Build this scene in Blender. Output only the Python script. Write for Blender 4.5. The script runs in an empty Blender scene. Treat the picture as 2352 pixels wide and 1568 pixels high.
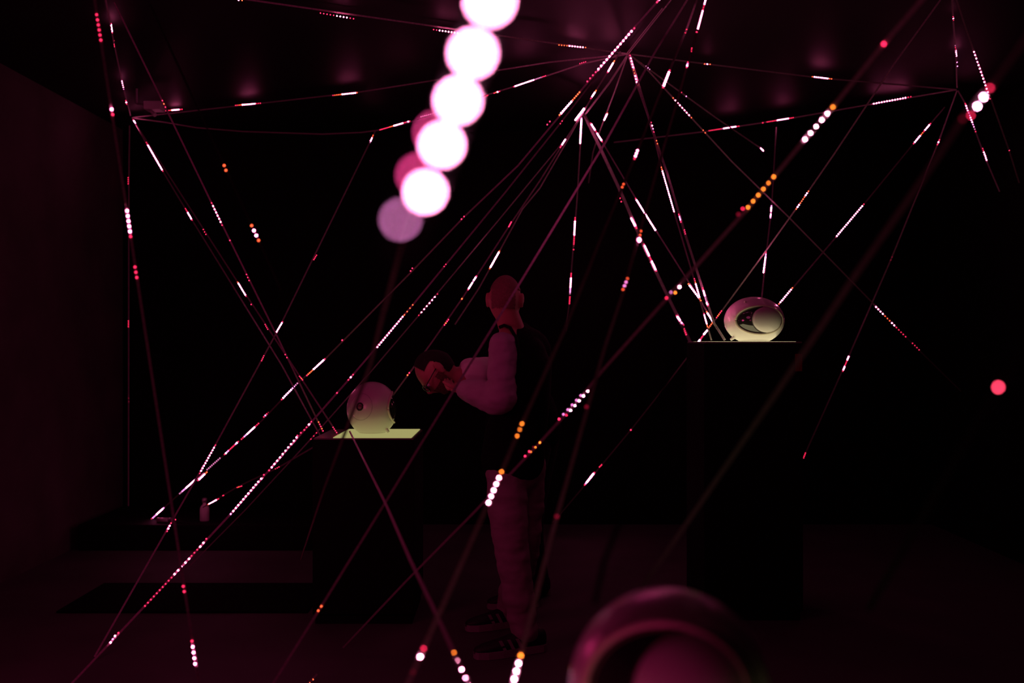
import bpy, bmesh, math, random
from mathutils import Vector, Matrix
random.seed(7)
sc = bpy.context.scene
col = sc.collection

# ------------------------------------------------------------------ camera, world, lamps, exposure
CAMZ = 1.46
cam_d = bpy.data.cameras.new('camera'); cam = bpy.data.objects.new('camera', cam_d); col.objects.link(cam)
cam.location = (0, 0, CAMZ); cam.rotation_euler = (math.pi/2, 0, 0)
cam_d.lens = 35; cam_d.sensor_width = 36; cam_d.clip_start = .05; cam_d.clip_end = 60
cam_d.dof.use_dof = True; cam_d.dof.focus_distance = 5.1; cam_d.dof.aperture_fstop = 1.6
sc.camera = cam
F = 35/36*2352
def P(px, py, d):
    """world point seen at pixel (px, py) of the 2352x1568 photograph at distance d along the view"""
    return Vector(((px-1176)/F*d, d, CAMZ+(784-py)/F*d))

w = bpy.data.worlds.new('night'); sc.world = w; w.use_nodes = True
w.node_tree.nodes['Background'].inputs[0].default_value = (.1, .02, .05, 1)
w.node_tree.nodes['Background'].inputs[1].default_value = .0
def lamp(name, loc, power, color, radius=.25):
    l = bpy.data.lights.new(name, 'POINT'); l.energy = power; l.color = color; l.shadow_soft_size = radius
    o = bpy.data.objects.new(name, l); o.location = loc; col.objects.link(o); return o
PINK = (1, .045, .25)
# added pink fill lamps, standing for lit strips that are not built
lamp('fill_behind', (-1.7, -.6, 1.5), 6.0, PINK, .4)
lamp('fill_left', (-1.8, 3.2, 1.5), 13.0, PINK, .3)
lamp('fill_centre', (.1, 3.6, 2.2), 3.2, (1, .07, .32), .3)
lamp('fill_low', (-.22, .95, .66), 3.2, PINK, .12)
sc.view_settings.view_transform = 'Standard'; sc.view_settings.look = 'None'
sc.view_settings.exposure = 0; sc.view_settings.gamma = 1; sc.view_settings.use_curve_mapping = False
sc.cycles.use_adaptive_sampling = False
sc.cycles.max_bounces = 6; sc.cycles.sample_clamp_indirect = 2

# ------------------------------------------------------------------ materials
def mat(name, color, rough=.6, metal=0, spec=.5, noise=0, scale=30, bump=0, coat=0):
    m = bpy.data.materials.new(name); m.use_nodes = True
    nt = m.node_tree; b = nt.nodes['Principled BSDF']
    b.inputs['Base Color'].default_value = (*color, 1); b.inputs['Roughness'].default_value = rough
    b.inputs['Metallic'].default_value = metal; b.inputs['Specular IOR Level'].default_value = spec
    b.inputs['Coat Weight'].default_value = coat
    if noise or bump:
        tc = nt.nodes.new('ShaderNodeTexCoord'); nz = nt.nodes.new('ShaderNodeTexNoise')
        nz.inputs['Scale'].default_value = scale; nz.inputs['Detail'].default_value = 4
        nt.links.new(tc.outputs['Object'], nz.inputs['Vector'])
        if noise:
            r = nt.nodes.new('ShaderNodeMixRGB'); r.blend_type = 'MIX'
            r.inputs[1].default_value = (*[c*(1-noise) for c in color], 1)
            r.inputs[2].default_value = (*[min(1, c*(1+noise)) for c in color], 1)
            nt.links.new(nz.outputs['Fac'], r.inputs[0]); nt.links.new(r.outputs[0], b.inputs['Base Color'])
        if bump:
            bp = nt.nodes.new('ShaderNodeBump'); bp.inputs['Strength'].default_value = bump
            bp.inputs['Distance'].default_value = .01
            nt.links.new(nz.outputs['Fac'], bp.inputs['Height']); nt.links.new(bp.outputs[0], b.inputs['Normal'])
    return m
def emit(name, color, s):
    m = bpy.data.materials.new(name); m.use_nodes = True
    nt = m.node_tree; nt.nodes.clear()
    e = nt.nodes.new('ShaderNodeEmission'); o = nt.nodes.new('ShaderNodeOutputMaterial')
    e.inputs[0].default_value = (*color, 1); e.inputs[1].default_value = s
    nt.links.new(e.outputs[0], o.inputs[0]); return m
M_WALL = mat('black_painted_wall', (.09, .08, .08), .75, spec=.2, noise=.5, scale=3, bump=.15)
M_BACK = mat('black_cloth_backdrop', (.007, .007, .007), .9, spec=.1, noise=.3, scale=4)
M_CEIL = mat('black_satin_ceiling', (.011, .011, .011), .6, spec=.12, noise=.2, scale=2)
M_FLOOR = mat('dark_floor', (.09, .09, .09), .7, spec=.15, noise=.35, scale=2.5, bump=.1)
M_BLACK = mat('matt_black_panel', (.006, .006, .006), .8, spec=.15)
M_SIDE = mat('dark_panel_edge', (.012, .012, .012), .6, spec=.2)
M_DULL = mat('dull_black', (.005, .005, .005), .9, spec=.05)
M_PLATE = mat('grey_acrylic', (.18, .18, .17), .35)
M_SHELL = mat('white_gloss_shell', (.78, .76, .74), .28, spec=.5, coat=.3)
M_VISOR = mat('mirror_black_visor', (.02, .02, .02), .06, metal=0, spec=1, coat=1)
M_RIM = mat('ivory_rim', (.8, .76, .62), .4)
M_DARK = mat('dark_hub', (.02, .012, .015), .5)
M_TAPE = mat('white_strip_tape', (.36, .33, .34), .45, noise=.5, scale=70)
M_CHIP = mat('unlit_diode', (.45, .38, .34), .3)
M_TAPED = mat('dark_strip_tape', (.10, .09, .095), .6, noise=.5, scale=70)  # darker copy of the strip tape
M_METAL = mat('grey_metal', (.4, .38, .4), .4, metal=.6)
M_PALE = mat('pale_plastic', (.6, .55, .58), .5)
M_SKIN = mat('skin', (.55, .25, .19), .55, noise=.12, scale=20)
M_HAIR = mat('short_brown_hair', (.27, .125, .105), .8, noise=.5, scale=120, bump=.4)
M_BEARD = mat('dark_beard', (.15, .055, .05), .9, noise=.6, scale=120, bump=.5)
M_SHIRT = mat('pale_knit_sleeve', (.50, .44, .47), .85, noise=.15, scale=14, bump=.5)
M_TSHIRT = mat('white_tshirt', (.8, .76, .75), .8, noise=.08, scale=12, bump=.3)
M_VEST = mat('black_vest', (.006, .006, .007), .9, spec=.1, bump=.3, scale=20)
M_TROUS = mat('khaki_trousers', (.36, .3, .3), .9, noise=.2, scale=12, bump=.6)
M_SHOE = mat('black_shoe', (.012, .012, .013), .6)
M_SOLE = mat('pale_sole', (.3, .27, .28), .7)
M_GLASS = mat('dark_glasses_frame', (.01, .01, .01), .3)
M_LENS = mat('lens', (.25, .25, .25), .1, spec=1)
M_EYE = mat('eye_white', (.8, .78, .76), .2)
LED = {'w': emit('led_white', (1, .12, .33), 62), 'W': emit('led_white_near', (1, .26, .48), 120), 'V': emit('led_white_closest', (1, .24, .50), 150), 'p': emit('led_dim_pink', (1, .28, .62), 1.1),
       'r': emit('led_red', (1, .02, .09), 3.2), 'o': emit('led_orange', (1, .09, .03), 4.2), 'O': emit('led_orange_near', (1, .20, .02), 16), 'R': emit('led_red_near', (1, .02, .09), 9),
       'd': emit('led_dull_red', (1, .02, .09), .35), 'v': emit('led_violet', (.75, .17, .50), 6),
       'm': emit('led_magenta', (1, .06, .30), 18), 'n': emit('led_red_closest', (1, .05, .12), 30), 'u': emit('led_violet_close', (.75, .20, .52), 17)}

# ------------------------------------------------------------------ helpers
def link(name, me, m, parent=None, smooth=False):
    o = bpy.data.objects.new(name, me); col.objects.link(o)
    if m and not me.materials: me.materials.append(m)
    if parent: o.parent = parent
    if smooth: me.polygons.foreach_set('use_smooth', [True]*len(me.polygons))
    return o
def obj(name, bm, m, parent=None, smooth=False):
    me = bpy.data.meshes.new(name); bm.to_mesh(me); bm.free()
    return link(name, me, m, parent, smooth)
def thing(name, label, cat, loc, group=None):
    o = bpy.data.objects.new(name, None); col.objects.link(o); o.location = loc; o.empty_display_size = .1
    o['label'] = label; o['category'] = cat
    if group: o['group'] = group
    return o
def tag(o, label, cat, group=None):
    o['label'] = label; o['category'] = cat
    if group: o['group'] = group
    return o
def struct(o): o['kind'] = 'structure'; return o
def box(bm, lo, hi, bev=0):
    r = bmesh.ops.create_cube(bm, size=1)
    c = [(a+b)/2 for a, b in zip(lo, hi)]; s = [b-a for a, b in zip(lo, hi)]
    for v in r['verts']: v.co = Vector((c[0]+v.co.x*s[0], c[1]+v.co.y*s[1], c[2]+v.co.z*s[2]))
    if bev:
        es = list({e for v in r['verts'] for e in v.link_edges})
        bmesh.ops.bevel(bm, geom=es, offset=bev, segments=2, affect='EDGES', profile=.6)
    return bm
def bx(name, lo, hi, m, parent=None, bev=0):
    bm = bmesh.new(); box(bm, lo, hi, bev)
    o = obj(name, bm, m, parent)
    return o
def tube(bm, pts, rads, seg=8, cap=True):
    rings = []
    n = len(pts)
    if not hasattr(rads, '__len__'): rads = [rads]*n
    prev = None
    for i, p in enumerate(pts):
        t = (pts[min(i+1, n-1)]-pts[max(i-1, 0)]).normalized()
        a = prev if prev is not None and abs(prev.dot(t)) < .95 else (Vector((0, 0, 1)) if abs(t.z) < .9 else Vector((1, 0, 0)))
        u = (a-t*a.dot(t)).normalized(); v = t.cross(u); prev = u
        rings.append([bm.verts.new(p+(u*math.cos(2*math.pi*k/seg)+v*math.sin(2*math.pi*k/seg))*rads[i]) for k in range(seg)])
    for a, b in zip(rings, rings[1:]):
        for k in range(seg): bm.faces.new((a[k], a[(k+1) % seg], b[(k+1) % seg], b[k]))
    if cap: bm.faces.new(rings[0][::-1]); bm.faces.new(rings[-1])
def lathe(bm, prof, c, seg=24):
    rings = [[bm.verts.new((c[0]+r*math.cos(2*math.pi*k/seg), c[1]+r*math.sin(2*math.pi*k/seg), c[2]+z)) for k in range(seg)] for r, z in prof]
    for a, b in zip(rings, rings[1:]):
        for k in range(seg): bm.faces.new((a[k], a[(k+1) % seg], b[(k+1) % seg], b[k]))
    bm.faces.new(rings[0][::-1]); bm.faces.new(rings[-1])

# ------------------------------------------------------------------ the room
XL, XR, YB, YF, ZC = -3.09, 3.35, 7.95, -2.2, 3.14
struct(bx('floor', (XL-.1, YF, -.1), (XR+.1, YB+.1, 0), M_FLOOR))
struct(bx('ceiling', (XL-.1, YF, ZC), (XR+.1, YB+.1, ZC+.1), M_CEIL))
struct(bx('wall_back', (XL-.1, YB, 0), (XR+.1, YB+.1, ZC), M_BACK))
struct(bx('wall_left', (XL-.1, YF, 0), (XL, YB, ZC), M_WALL))
struct(bx('wall_right', (XR, YF, 0), (XR+.1, YB, ZC), M_BACK))
struct(bx('wall_front', (XL-.1, YF-.1, 0), (XR+.1, YF, ZC), M_BACK))
struct(bx('trim_1', (XL, YB-.045, 0), (XL+.05, YB, ZC), M_DULL))

# low stage, flat black band on the floor
o = bx('low_stage', (-3.03, 6.95, 0), (-1.35, YB-.02, .18), M_BLACK, None, .008)
tag(o, 'low black stage against the back wall behind the left pedestal', 'stage')
o = bx('floor_band', (-2.45, 5.35, 0), (-1.1, 5.98, .012), M_DULL, None, .004)
tag(o, 'flat black band on the floor left of the left pedestal', 'mat')

# ------------------------------------------------------------------ pedestals
def pedestal(label, x0, x1, y0, y1, h, glow, gcol, part=(.07, .93), lift=.004):
    t = thing('pedestal', label, 'pedestal', ((x0+x1)/2, (y0+y1)/2, 0), 'black pedestals that carry the helmets')
    def loc(lo, hi):
        c = t.location; return [a-b for a, b in zip(lo, c)], [a-b for a, b in zip(hi, c)]
    lo, hi = loc((x0+.012, y0+.012, 0), (x1-.012, y1-.012, .05)); bx('plinth', lo, hi, M_BLACK, t)
    lo, hi = loc((x0, y0, .05), (x1, y1, h-.013)); bx('body', lo, hi, M_BLACK, t, .003)
    lo, hi = loc((x0+.004, y0+.004, h-.013), (x1-.004, y1-.004, h-.004)); p = bx('top_plate', lo, hi, M_PLATE, t, .003); p['label'] = 'white acrylic plate'
    a = x0+(x1-x0)*part[0]; b = x0+(x1-x0)*part[1]
    lo, hi = loc((a, y0+.006, h-.0045), (b, y1-.02, h-.004+lift)); p = bx('light_panel', lo, hi, emit('panel_glow', gcol, glow), t, .001); p['label'] = 'glowing yellowish green panel'
    return t
GREEN = (1, .93, .34)
ped_l = pedestal('black pedestal left of centre with a lit yellowish top', -1.03, -.505, 5.14, 5.66, .965, .36, GREEN, (.2, .97))
ped_r = pedestal('tall black pedestal right of centre, top at eye level', 1.003, 1.521, 5.2, 5.72, 1.463, 1.0, (1, .84, .46), lift=.0002)
ped_n = pedestal('nearest black pedestal, under the blurred helmet at the bottom', .0, .50, 1.27, 1.77, .80, .35, GREEN)
refl = bx('red_reflection', (.462-.2, -.263, 1.305), (.50-.2-.002, -.26, 1.395), mat('reflection_red', (.25, .02, .03), .6), ped_r); refl['label'] = 'small dim red reflection painted as a patch'  # dim red LED reflection put in as a coloured patch
refl.location.x = -.045

# ------------------------------------------------------------------ helmets
def dirv(az, el):
    a, e = math.radians(az), math.radians(el)
    return Vector((math.sin(a)*math.cos(e), -math.cos(a)*math.cos(e), math.sin(e)))
def helmet(label, base, S, cut, vis, disc, hub, foot, glint=None):
    """base: point under the helmet; S: semi axes; cut: height of the flat bottom below the centre (fraction)"""
    t = thing('helmet', label, 'helmet', base, 'white space helmets on black pedestals')
    cz = S[2]*cut
    C0 = Vector((0, 0, cz+.004))
    def surf(d, k=1.0):
        q = Vector((d.x*S[0]*k, d.y*S[1]*k, d.z*S[2]*k)); q.z = max(q.z, -cz)
        return C0+q
    vd = dirv(*vis[:2]); up = Vector((0, 0, 1)); ur = up.cross(vd).normalized()*-1; uu = ur.cross(vd).normalized()
    if uu.z < 0: uu = -uu
    hw, hh = math.radians(vis[2]), math.radians(vis[3])
    def einside(d):
        if d.dot(vd) <= 0: return 9
        x = math.atan2(d.dot(ur), d.dot(vd)); y = math.asin(max(-1, min(1, d.dot(uu))))
        return math.hypot(x/hw, y/hh)
    bm = bmesh.new(); bmesh.ops.create_uvsphere(bm, u_segments=96, v_segments=64, radius=1)
    for v in bm.verts:
        d = v.co.normalized(); e = einside(d)
        k = 1 if e > 1.02 else (.90 if e < .95 else .95)
        v.co = surf(d, k)
    obj('shell', bm, M_SHELL, t, True)
    # visor: dark mirror patch inside the opening
    bm = bmesh.new(); n = 40; rings = []
    def ed(r, a):
        x = r*hw*math.cos(a); y = r*hh*math.sin(a)
        return (vd*math.cos(x)*math.cos(y)+ur*math.sin(x)*math.cos(y)+uu*math.sin(y)).normalized()
    c = bm.verts.new(surf(vd, .985))
    for r in (.15, .3, .45, .6, .75, .9, 1.0):
        rings.append([bm.verts.new(surf(ed(r, 2*math.pi*k/n), .985-.02*r)) for k in range(n)])
    for k in range(n): bm.faces.new((c, rings[0][k], rings[0][(k+1) % n]))
    for a, b in zip(rings, rings[1:]):
        for k in range(n): bm.faces.new((a[k], b[k], b[(k+1) % n], a[(k+1) % n]))
    p = obj('visor', bm, M_VISOR, t, True); p['label'] = 'dark mirror-like visor'
    bm = bmesh.new(); pts = [surf(ed(1.0, 2*math.pi*k/64), 1.0) for k in range(65)]
    tube(bm, pts, S[0]*.042, 8); obj('visor_rim', bm, M_RIM, t, True)
    if disc:   # round smooth cover beside the visor
        dd = dirv(*disc[:2]); q = Vector((0, 0, 1)).cross(dd).normalized(); s = dd.cross(q)
        R = math.radians(disc[2]); n = 48
        bm = bmesh.new(); c = bm.verts.new(surf(dd, disc[3])); rings = []
        for i in range(1, 13):
            r = i/12*R; k = disc[3]-(disc[3]-1.0)*(i/12)**6
            if i == 12: k = .97
            rings.append([bm.verts.new(surf((dd*math.cos(r)+(q*math.cos(2*math.pi*j/n)+s*math.sin(2*math.pi*j/n))*math.sin(r)).normalized(), k)) for j in range(n)])
        for k in range(n): bm.faces.new((c, rings[0][k], rings[0][(k+1) % n]))
        for a, b in zip(rings, rings[1:]):
            for k in range(n): bm.faces.new((a[k], b[k], b[(k+1) % n], a[(k+1) % n]))
        obj('side_cover', bm, M_SHELL, t, True)
        bm = bmesh.new(); pts = [surf((dd*math.cos(R)+(q*math.cos(2*math.pi*j/n)+s*math.sin(2*math.pi*j/n))*math.sin(R)).normalized(), 1.0) for j in range(n+1)]
        tube(bm, pts, S[0]*.012, 6); obj('cover_groove', bm, M_DARK, t, True)
    if hub:
        hd = dirv(*hub[:2]); q = Vector((0, 0, 1)).cross(hd).normalized(); s = hd.cross(q)
        for nm, R, rr, m in (('hub_ring', hub[2], .010, M_DARK), ('hub_seam', hub[2]*4.1, .0018, M_METAL)):
            R = math.radians(R); bm = bmesh.new()
            pts = [surf((hd*math.cos(R)+(q*math.cos(2*math.pi*j/32)+s*math.sin(2*math.pi*j/32))*math.sin(R)).normalized(), 1.0) for j in range(33)]
            tube(bm, pts, rr*.5, 8); obj(nm, bm, m, t, True)
        bm = bmesh.new(); bmesh.ops.create_uvsphere(bm, u_segments=16, v_segments=10, radius=.011)
        bmesh.ops.translate(bm, verts=bm.verts, vec=surf(hd, .98)); obj('hub_knob', bm, mat('hub_knob', (.25, .08, .12), .4), t, True)
    if foot:   # small chin tab standing out at the base
        f0, f1 = foot
        bm = bmesh.new(); tube(bm, [surf(dirv(f0, -50), .9)+Vector((0, 0, .012)), Vector((math.sin(math.radians(f0))*f1, -math.cos(math.radians(f0))*f1, .008))], [.012, .007], 10)
        obj('chin_tab', bm, M_SHELL, t, True)
    if glint:  # white bead in place of a reflected highlight on the shell
        bm = bmesh.new(); bmesh.ops.create_uvsphere(bm, u_segments=12, v_segments=8, radius=glint[2])
        bmesh.ops.translate(bm, verts=bm.verts, vec=surf(dirv(*glint[:2]), 1.01)); p = obj('glint', bm, mat('glint_white', (.95, .95, .85), .3), t, True)
        p['label'] = 'small white bead painted as a highlight'
    # neck ring the shell rests on
    bm = bmesh.new(); r0 = S[0]*math.sqrt(max(.05, 1-cut*cut))*.98; lathe(bm, [(r0*.93, -.0), (r0, .002), (r0, .008), (r0*.95, .012)], (0, 0, 0), 40)
    obj('neck_ring', bm, M_SHELL, t, True)
    return t
hl = helmet('white helmet on the left pedestal, round side hub facing us', P(855, 1000, 5.4)*1, (.137, .135, .148), .84,
            (100, 4, 54, 34), None, (-21, 8, 7), (60, .11))
hl.location.z = .966
hr = helmet('white helmet on the tall right pedestal, visor side showing', P(1732, 782, 5.46)*1, (.162, .15, .130), .84,
            (2, 0, 52, 36), (17, 1, 34, 1.03), None, (-80, .135), (-38, 48, .008))
hr.location.z = 1.462
hn = helmet('large blurred white helmet in the near foreground', (.239, 1.52, .801), (.151, .15, .150), .84,
            (-12, 15, 50, 40), (9, 13, 38, 1.03), None, None, (-62, 38, .005))

# ------------------------------------------------------------------ small fittings
t = thing('ceiling_projector', 'small pale box fixture on a bracket, upper left under ceiling', 'projector', P(352, 243, 6.6))
c0 = t.location.copy()
def L(px, py, d): return P(px, py, d)-c0
bm = bmesh.new(); a = L(335, 254, 6.6); b = L(374, 235, 6.6); box(bm, (a.x, -.05, a.z), (b.x, .06, b.z), .008); obj('housing', bm, M_PALE, t)
bm = bmesh.new(); tube(bm, [L(335, 239, 6.6), L(314, 238, 6.62)], .006); tube(bm, [L(314, 238, 6.62), Vector((L(314, 238, 6.62).x, .02, ZC-c0.z))], .008); obj('bracket', bm, M_METAL, t)
bm = bmesh.new(); tube(bm, [L(347, 255, 6.58), L(356, 264, 6.55)], [.01, .014]); obj('lens', bm, M_PALE, t)

t = thing('spray_bottle', 'small plastic bottle standing on the low stage at left', 'bottle', Vector(((470-1176)/F*7.1, 7.1, .18)))
bm = bmesh.new(); lathe(bm, [(.028, 0), (.033, .006), (.033, .085), (.028, .105), (.013, .12), (.013, .135)], (0, 0, 0), 20); obj('body', bm, M_PALE, t, True)
bm = bmesh.new(); lathe(bm, [(.017, .135), (.017, .16), (.010, .165)], (0, 0, 0), 14); obj('cap', bm, M_METAL, t, True)
t = thing('handheld_torch', 'short pale rod-like torch lying on the low stage', 'torch', Vector(((380-1176)/F*7.05, 7.05, .197)))
bm = bmesh.new(); tube(bm, [Vector((-.06, 0, 0)), Vector((.02, 0, 0))], .016, 12); obj('barrel', bm, M_PALE, t, True)
bm = bmesh.new(); tube(bm, [Vector((.02, 0, 0)), Vector((.035, 0, 0)), Vector((.065, 0, 0))], [.012, .017, .017], 12); obj('head', bm, M_METAL, t, True)
t = thing('wall_socket', 'small grey fitting at the foot of the left wall corner', 'socket', Vector((XL, 7.6, .05)))
bm = bmesh.new(); box(bm, (0, -.09, -.02), (.014, .09, .09), .003); obj('plate', bm, M_PALE, t)
bm = bmesh.new(); tube(bm, [Vector((.013, .0, .04)), Vector((.028, 0, .04))], .022, 14); obj('plug', bm, M_DARK, t)

# ------------------------------------------------------------------ light strips
LEDMESH = {}
def led_mesh(kind, r):
    key = (kind, round(r, 4))
    if key not in LEDMESH:
        bm = bmesh.new(); bmesh.ops.create_icosphere(bm, subdivisions=1, radius=r)
        me = bpy.data.meshes.new('led'); bm.to_mesh(me); bm.free(); me.materials.append(LED[kind]); LEDMESH[key] = me
    return LEDMESH[key]
CAMP = Vector((0, 0, CAMZ))
def strip(label, pts, runs=(), r=.0048, wd=.0085, single=False, chips=True, tape=None):
    """pts: (px, py[, d]); 1/d runs evenly along the image line between given distances, so straight stays straight"""
    ds = [p[2] if len(p) > 2 else None for p in pts]
    s = [0]
    for a, b in zip(pts, pts[1:]): s.append(s[-1]+math.hypot(b[0]-a[0], b[1]-a[1]))
    known = [i for i, d in enumerate(ds) if d]
    inv = [0]*len(pts)
    for i in range(len(pts)):
        lo = max([k for k in known if k <= i]); hi = min([k for k in known if k >= i])
        f = 0 if lo == hi else (s[i]-s[lo])/(s[hi]-s[lo])
        inv[i] = (1-f)/ds[lo]+f/ds[hi]
    wp = [P(p[0], p[1], 1/q) for p, q in zip(pts, inv)]; d0 = 1/max(inv)
    mid = (wp[0]+wp[-1])/2
    t = thing('light_strip', label, 'light strip', wp[0], 'LED light strips strung across the room')
    o0 = wp[0]
    def inv_at(x, y):
        best = None
        for i in range(len(pts)-1):
            ax, ay = pts[i][:2]; bx_, by = pts[i+1][:2]
            dx, dy = bx_-ax, by-ay; L2 = dx*dx+dy*dy or 1
            f = max(0, min(1, ((x-ax)*dx+(y-ay)*dy)/L2))
            e = math.hypot(ax+f*dx-x, ay+f*dy-y)
            if best is None or e < best[0]: best = (e, inv[i]*(1-f)+inv[i+1]*f)
        return best[1]
    # the tape: a flat ribbon
    bm = bmesh.new(); ring = []
    # resample
    path = []
    for a, b in zip(wp, wp[1:]):
        n = max(1, int((b-a).length/.5))
        for k in range(n): path.append(a.lerp(b, k/n))
    path.append(wp[-1])
    for i, p in enumerate(path):
        tg = (path[min(i+1, len(path)-1)]-path[max(i-1, 0)]).normalized()
        view = (CAMP-p).normalized()
        sd = tg.cross(view)
        if sd.length < .05: sd = tg.cross(Vector((0, 0, 1)))
        sd.normalize(); nn = sd.cross(tg).normalized()
        if nn.dot(view) < 0: nn = -nn
        h = wd/2; th = .0012
        ring.append([bm.verts.new(p-o0+sd*a*h+nn*b*th) for a, b in ((-1, -1), (1, -1), (1, 1), (-1, 1))])
    for a, b in zip(ring, ring[1:]):
        for k in range(4): bm.faces.new((a[k], a[(k+1) % 4], b[(k+1) % 4], b[k]))
    bm.faces.new(ring[0][::-1]); bm.faces.new(ring[-1])
    bmesh.ops.recalc_face_normals(bm, faces=bm.faces)
    obj('tape', bm, tape or M_TAPE, t)
    if chips:   # unlit diodes along the tape
        vs, fs = [], []
        for a, b in zip(path, path[1:]):
            Ls = (b-a).length; tg = (b-a).normalized(); view = (CAMP-(a+b)/2).normalized()
            sd = tg.cross(view)
            if sd.length < .05: sd = tg.cross(Vector((0, 0, 1)))
            sd.normalize(); nn = sd.cross(tg).normalized()
            if nn.dot(view) < 0: nn = -nn
            n = int(Ls/.0167)
            for k in range(n):
                q = a+tg*(k+.5)*.0167+nn*.0012-o0; i0 = len(vs)
                for (x, y, z) in ((-1, -1, 0), (1, -1, 0), (1, 1, 0), (-1, 1, 0), (-1, -1, 1), (1, -1, 1), (1, 1, 1), (-1, 1, 1)):
                    vs.append(q+tg*x*.0025+sd*y*.0025+nn*z*.0014)
                fs += [(i0+4, i0+5, i0+6, i0+7), (i0, i0+1, i0+5, i0+4), (i0+1, i0+2, i0+6, i0+5), (i0+2, i0+3, i0+7, i0+6), (i0+3, i0, i0+4, i0+7)]
        if vs:
            me = bpy.data.meshes.new('unlit_diodes'); me.from_pydata([tuple(v) for v in vs], [], fs)
            c = link('unlit_diodes', me, M_CHIP, t); c['kind'] = 'stuff'
    for run in runs:
        x0, y0, x1, y1, s_ = run[:5]
        rr = (run[5] if len(run) > 5 else r)*.84
        n = len(s_)
        gap = math.hypot(x1-x0, y1-y0)/max(1, n-1) if n > 1 else 99
        pos = []
        for k, ch in enumerate(s_):
            if ch == '.': continue
            if rr <= .0030:
                ch = {'w': 'V' if d0 < .6 else 'W', 'o': 'O', 'r': 'R'}.get(ch, ch)
            f = k/(n-1) if n > 1 else 0
            x, y = x0+(x1-x0)*f, y0+(y1-y0)*f
            p = P(x, y, 1/inv_at(x, y)); p += (CAMP-p).normalized()*.0022
            pos.append((p, ch))
        if gap >= 10:
            for p, ch in pos:
                q = bpy.data.objects.new('led', led_mesh(ch, rr)); col.objects.link(q); q.parent = t; q.location = p-o0
        else:   # too small in the photograph to pick apart: one run of diodes
            bm = bmesh.new(); kinds = sorted({c for _, c in pos}); me = bpy.data.meshes.new('led_run')
            for kd in kinds: me.materials.append(LED[kd])
            for p, ch in pos:
                g = bmesh.ops.create_icosphere(bm, subdivisions=1, radius=rr*(.85 if ch in 'rdo' else 1))
                bmesh.ops.translate(bm, verts=g['verts'], vec=p-o0)
                for f_ in {f_ for v in g['verts'] for f_ in v.link_faces}: f_.material_index = kinds.index(ch)
            bm.to_mesh(me); bm.free()
            q = link('led_run', me, None, t); q['kind'] = 'stuff'
    return t
def cd(y, z=3.10):   # distance at which a strip just under the ceiling shows at row y
    return (z-CAMZ)*F/(784-y)
def fd(y, z=.02): return (CAMZ-z)*F/(y-784)
H1, H2, H3, H4 = (1443, 124), (1340, 260), (303, 270), (2197, 206)
dH1, dH2, dH3, dH4 = cd(124), cd(260, 3.0), cd(270), cd(206)
h1, h2, h3, h4 = (*H1, dH1), (*H2, dH2), (*H3, dH3), (*H4, dH4)
W = 'w'
# --- strips that run under the ceiling
strip('ceiling strip from the top left edge to the upper hub, three bright runs', [(380, -28, cd(-28)), h1],
      [(548, 0, 556, 1, 'wo'), (736, 30, 812, 43, 'rrrrrwwwwrr'), (996, 68, 1051, 76, 'rrwwwwwww'), (1284, 103.5, 1345, 109, 'oooowwwwwwo')])
strip('ceiling strip from the left hub to the upper hub, gently rising', [h3, (600, 237), (822, 212), (1261, 143), h1],
      [(371, 254, 381, 254, 'rrr'), (388, 253.5, 418, 251, 'rowwwwwrr'), (541, 242, 598, 237, 'rroowwwwwwwwrrr'), (765, 219, 820, 213, 'roooowwwwwwwwo')])
strip('sagging strip below the ceiling from the left hub towards the big discs', [(305, 271, dH3), (380, 281), (450, 293), (560, 302), (740, 308), (830, 304), (868, 299), (940, 281), (1000, 261), (1115, 219), (1180, 199), (1250, 176), (1340, 146), (1440, 124, dH1)],
      [(873, 298, 941, 278, 'rrrrrrrooowwwwwwwrrpwr'), (967, 268, 998, 260, 'pppppppp'), (1117, 220, 1120, 219, 'rr'), (1135, 214, 1147, 210, 'rowr'), (1180, 199, 1253, 174, 'rwwwwwwwwwwwwwppppprrr'), (1332, 146, 1345, 142, 'rrrr')])
strip('ceiling strip from the upper hub to the right hub, one bright run', [h1, (1624, 147), (1888, 179.5), (2127, 200), h4],
      [(1618, 147, 1631, 147.5, 'owo'), (1866, 176, 1910, 181, 'owwwwwwwwoo')])
strip('strip sloping up to the right hub with three lit runs', [(1410, 327, 7.9), (1620, 302), (1697, 290), (1820, 271), (2008, 238), (2197, 206, dH4)],
      [(1629, 300, 1697, 289.5, 'rrrrrrrrpwwwwwwwwrr'), (1752, 282, 1754, 281.5, 'r'), (1762, 280, 1822, 270, 'rrrrrrwwwwwwwrrr'), (2007, 238, 2092, 222, 'wwwwwwwwwwwwwrr')])
strip('thin strip sloping from the upper hub to a single white point', [(1446, 126, dH1), (1492, 160), (1576, 221), (1644, 270), (1751, 343, 7.1)],
      [(1472, 145, 1474, 146, 'd'), (1484, 152, 1492, 159, 'pvp'), (1565, 212, 1567, 213, 'r'), (1576, 221, 1578, 223, 'v'), (1747, 340, 1753, 346, 'wwww')])
strip('strip along the left ceiling edge ending at the left hub', [(243, 0, cd(0)), (262, 100), (283, 200), (300, 266, dH3)],
      [(255, 54, 258, 75, 'rwwwwwwr'), (262, 93, 262, 95, 'd'), (262, 101, 263, 107, 'rrr'), (280, 186, 284, 204, 'wwwwv'), (289, 231, 291, 239, 'rwr')])
strip('strip along the right ceiling edge ending at the right hub', [(2187, -10, cd(-10)), (2189, 40), (2196, 130), (2198, 202, dH4)],
      [(2189, 38, 2190, 46, 'rwr'), (2194, 104, 2197, 128, 'prrwwww'), (2198, 143, 2199, 152, 'vv')])
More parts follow.
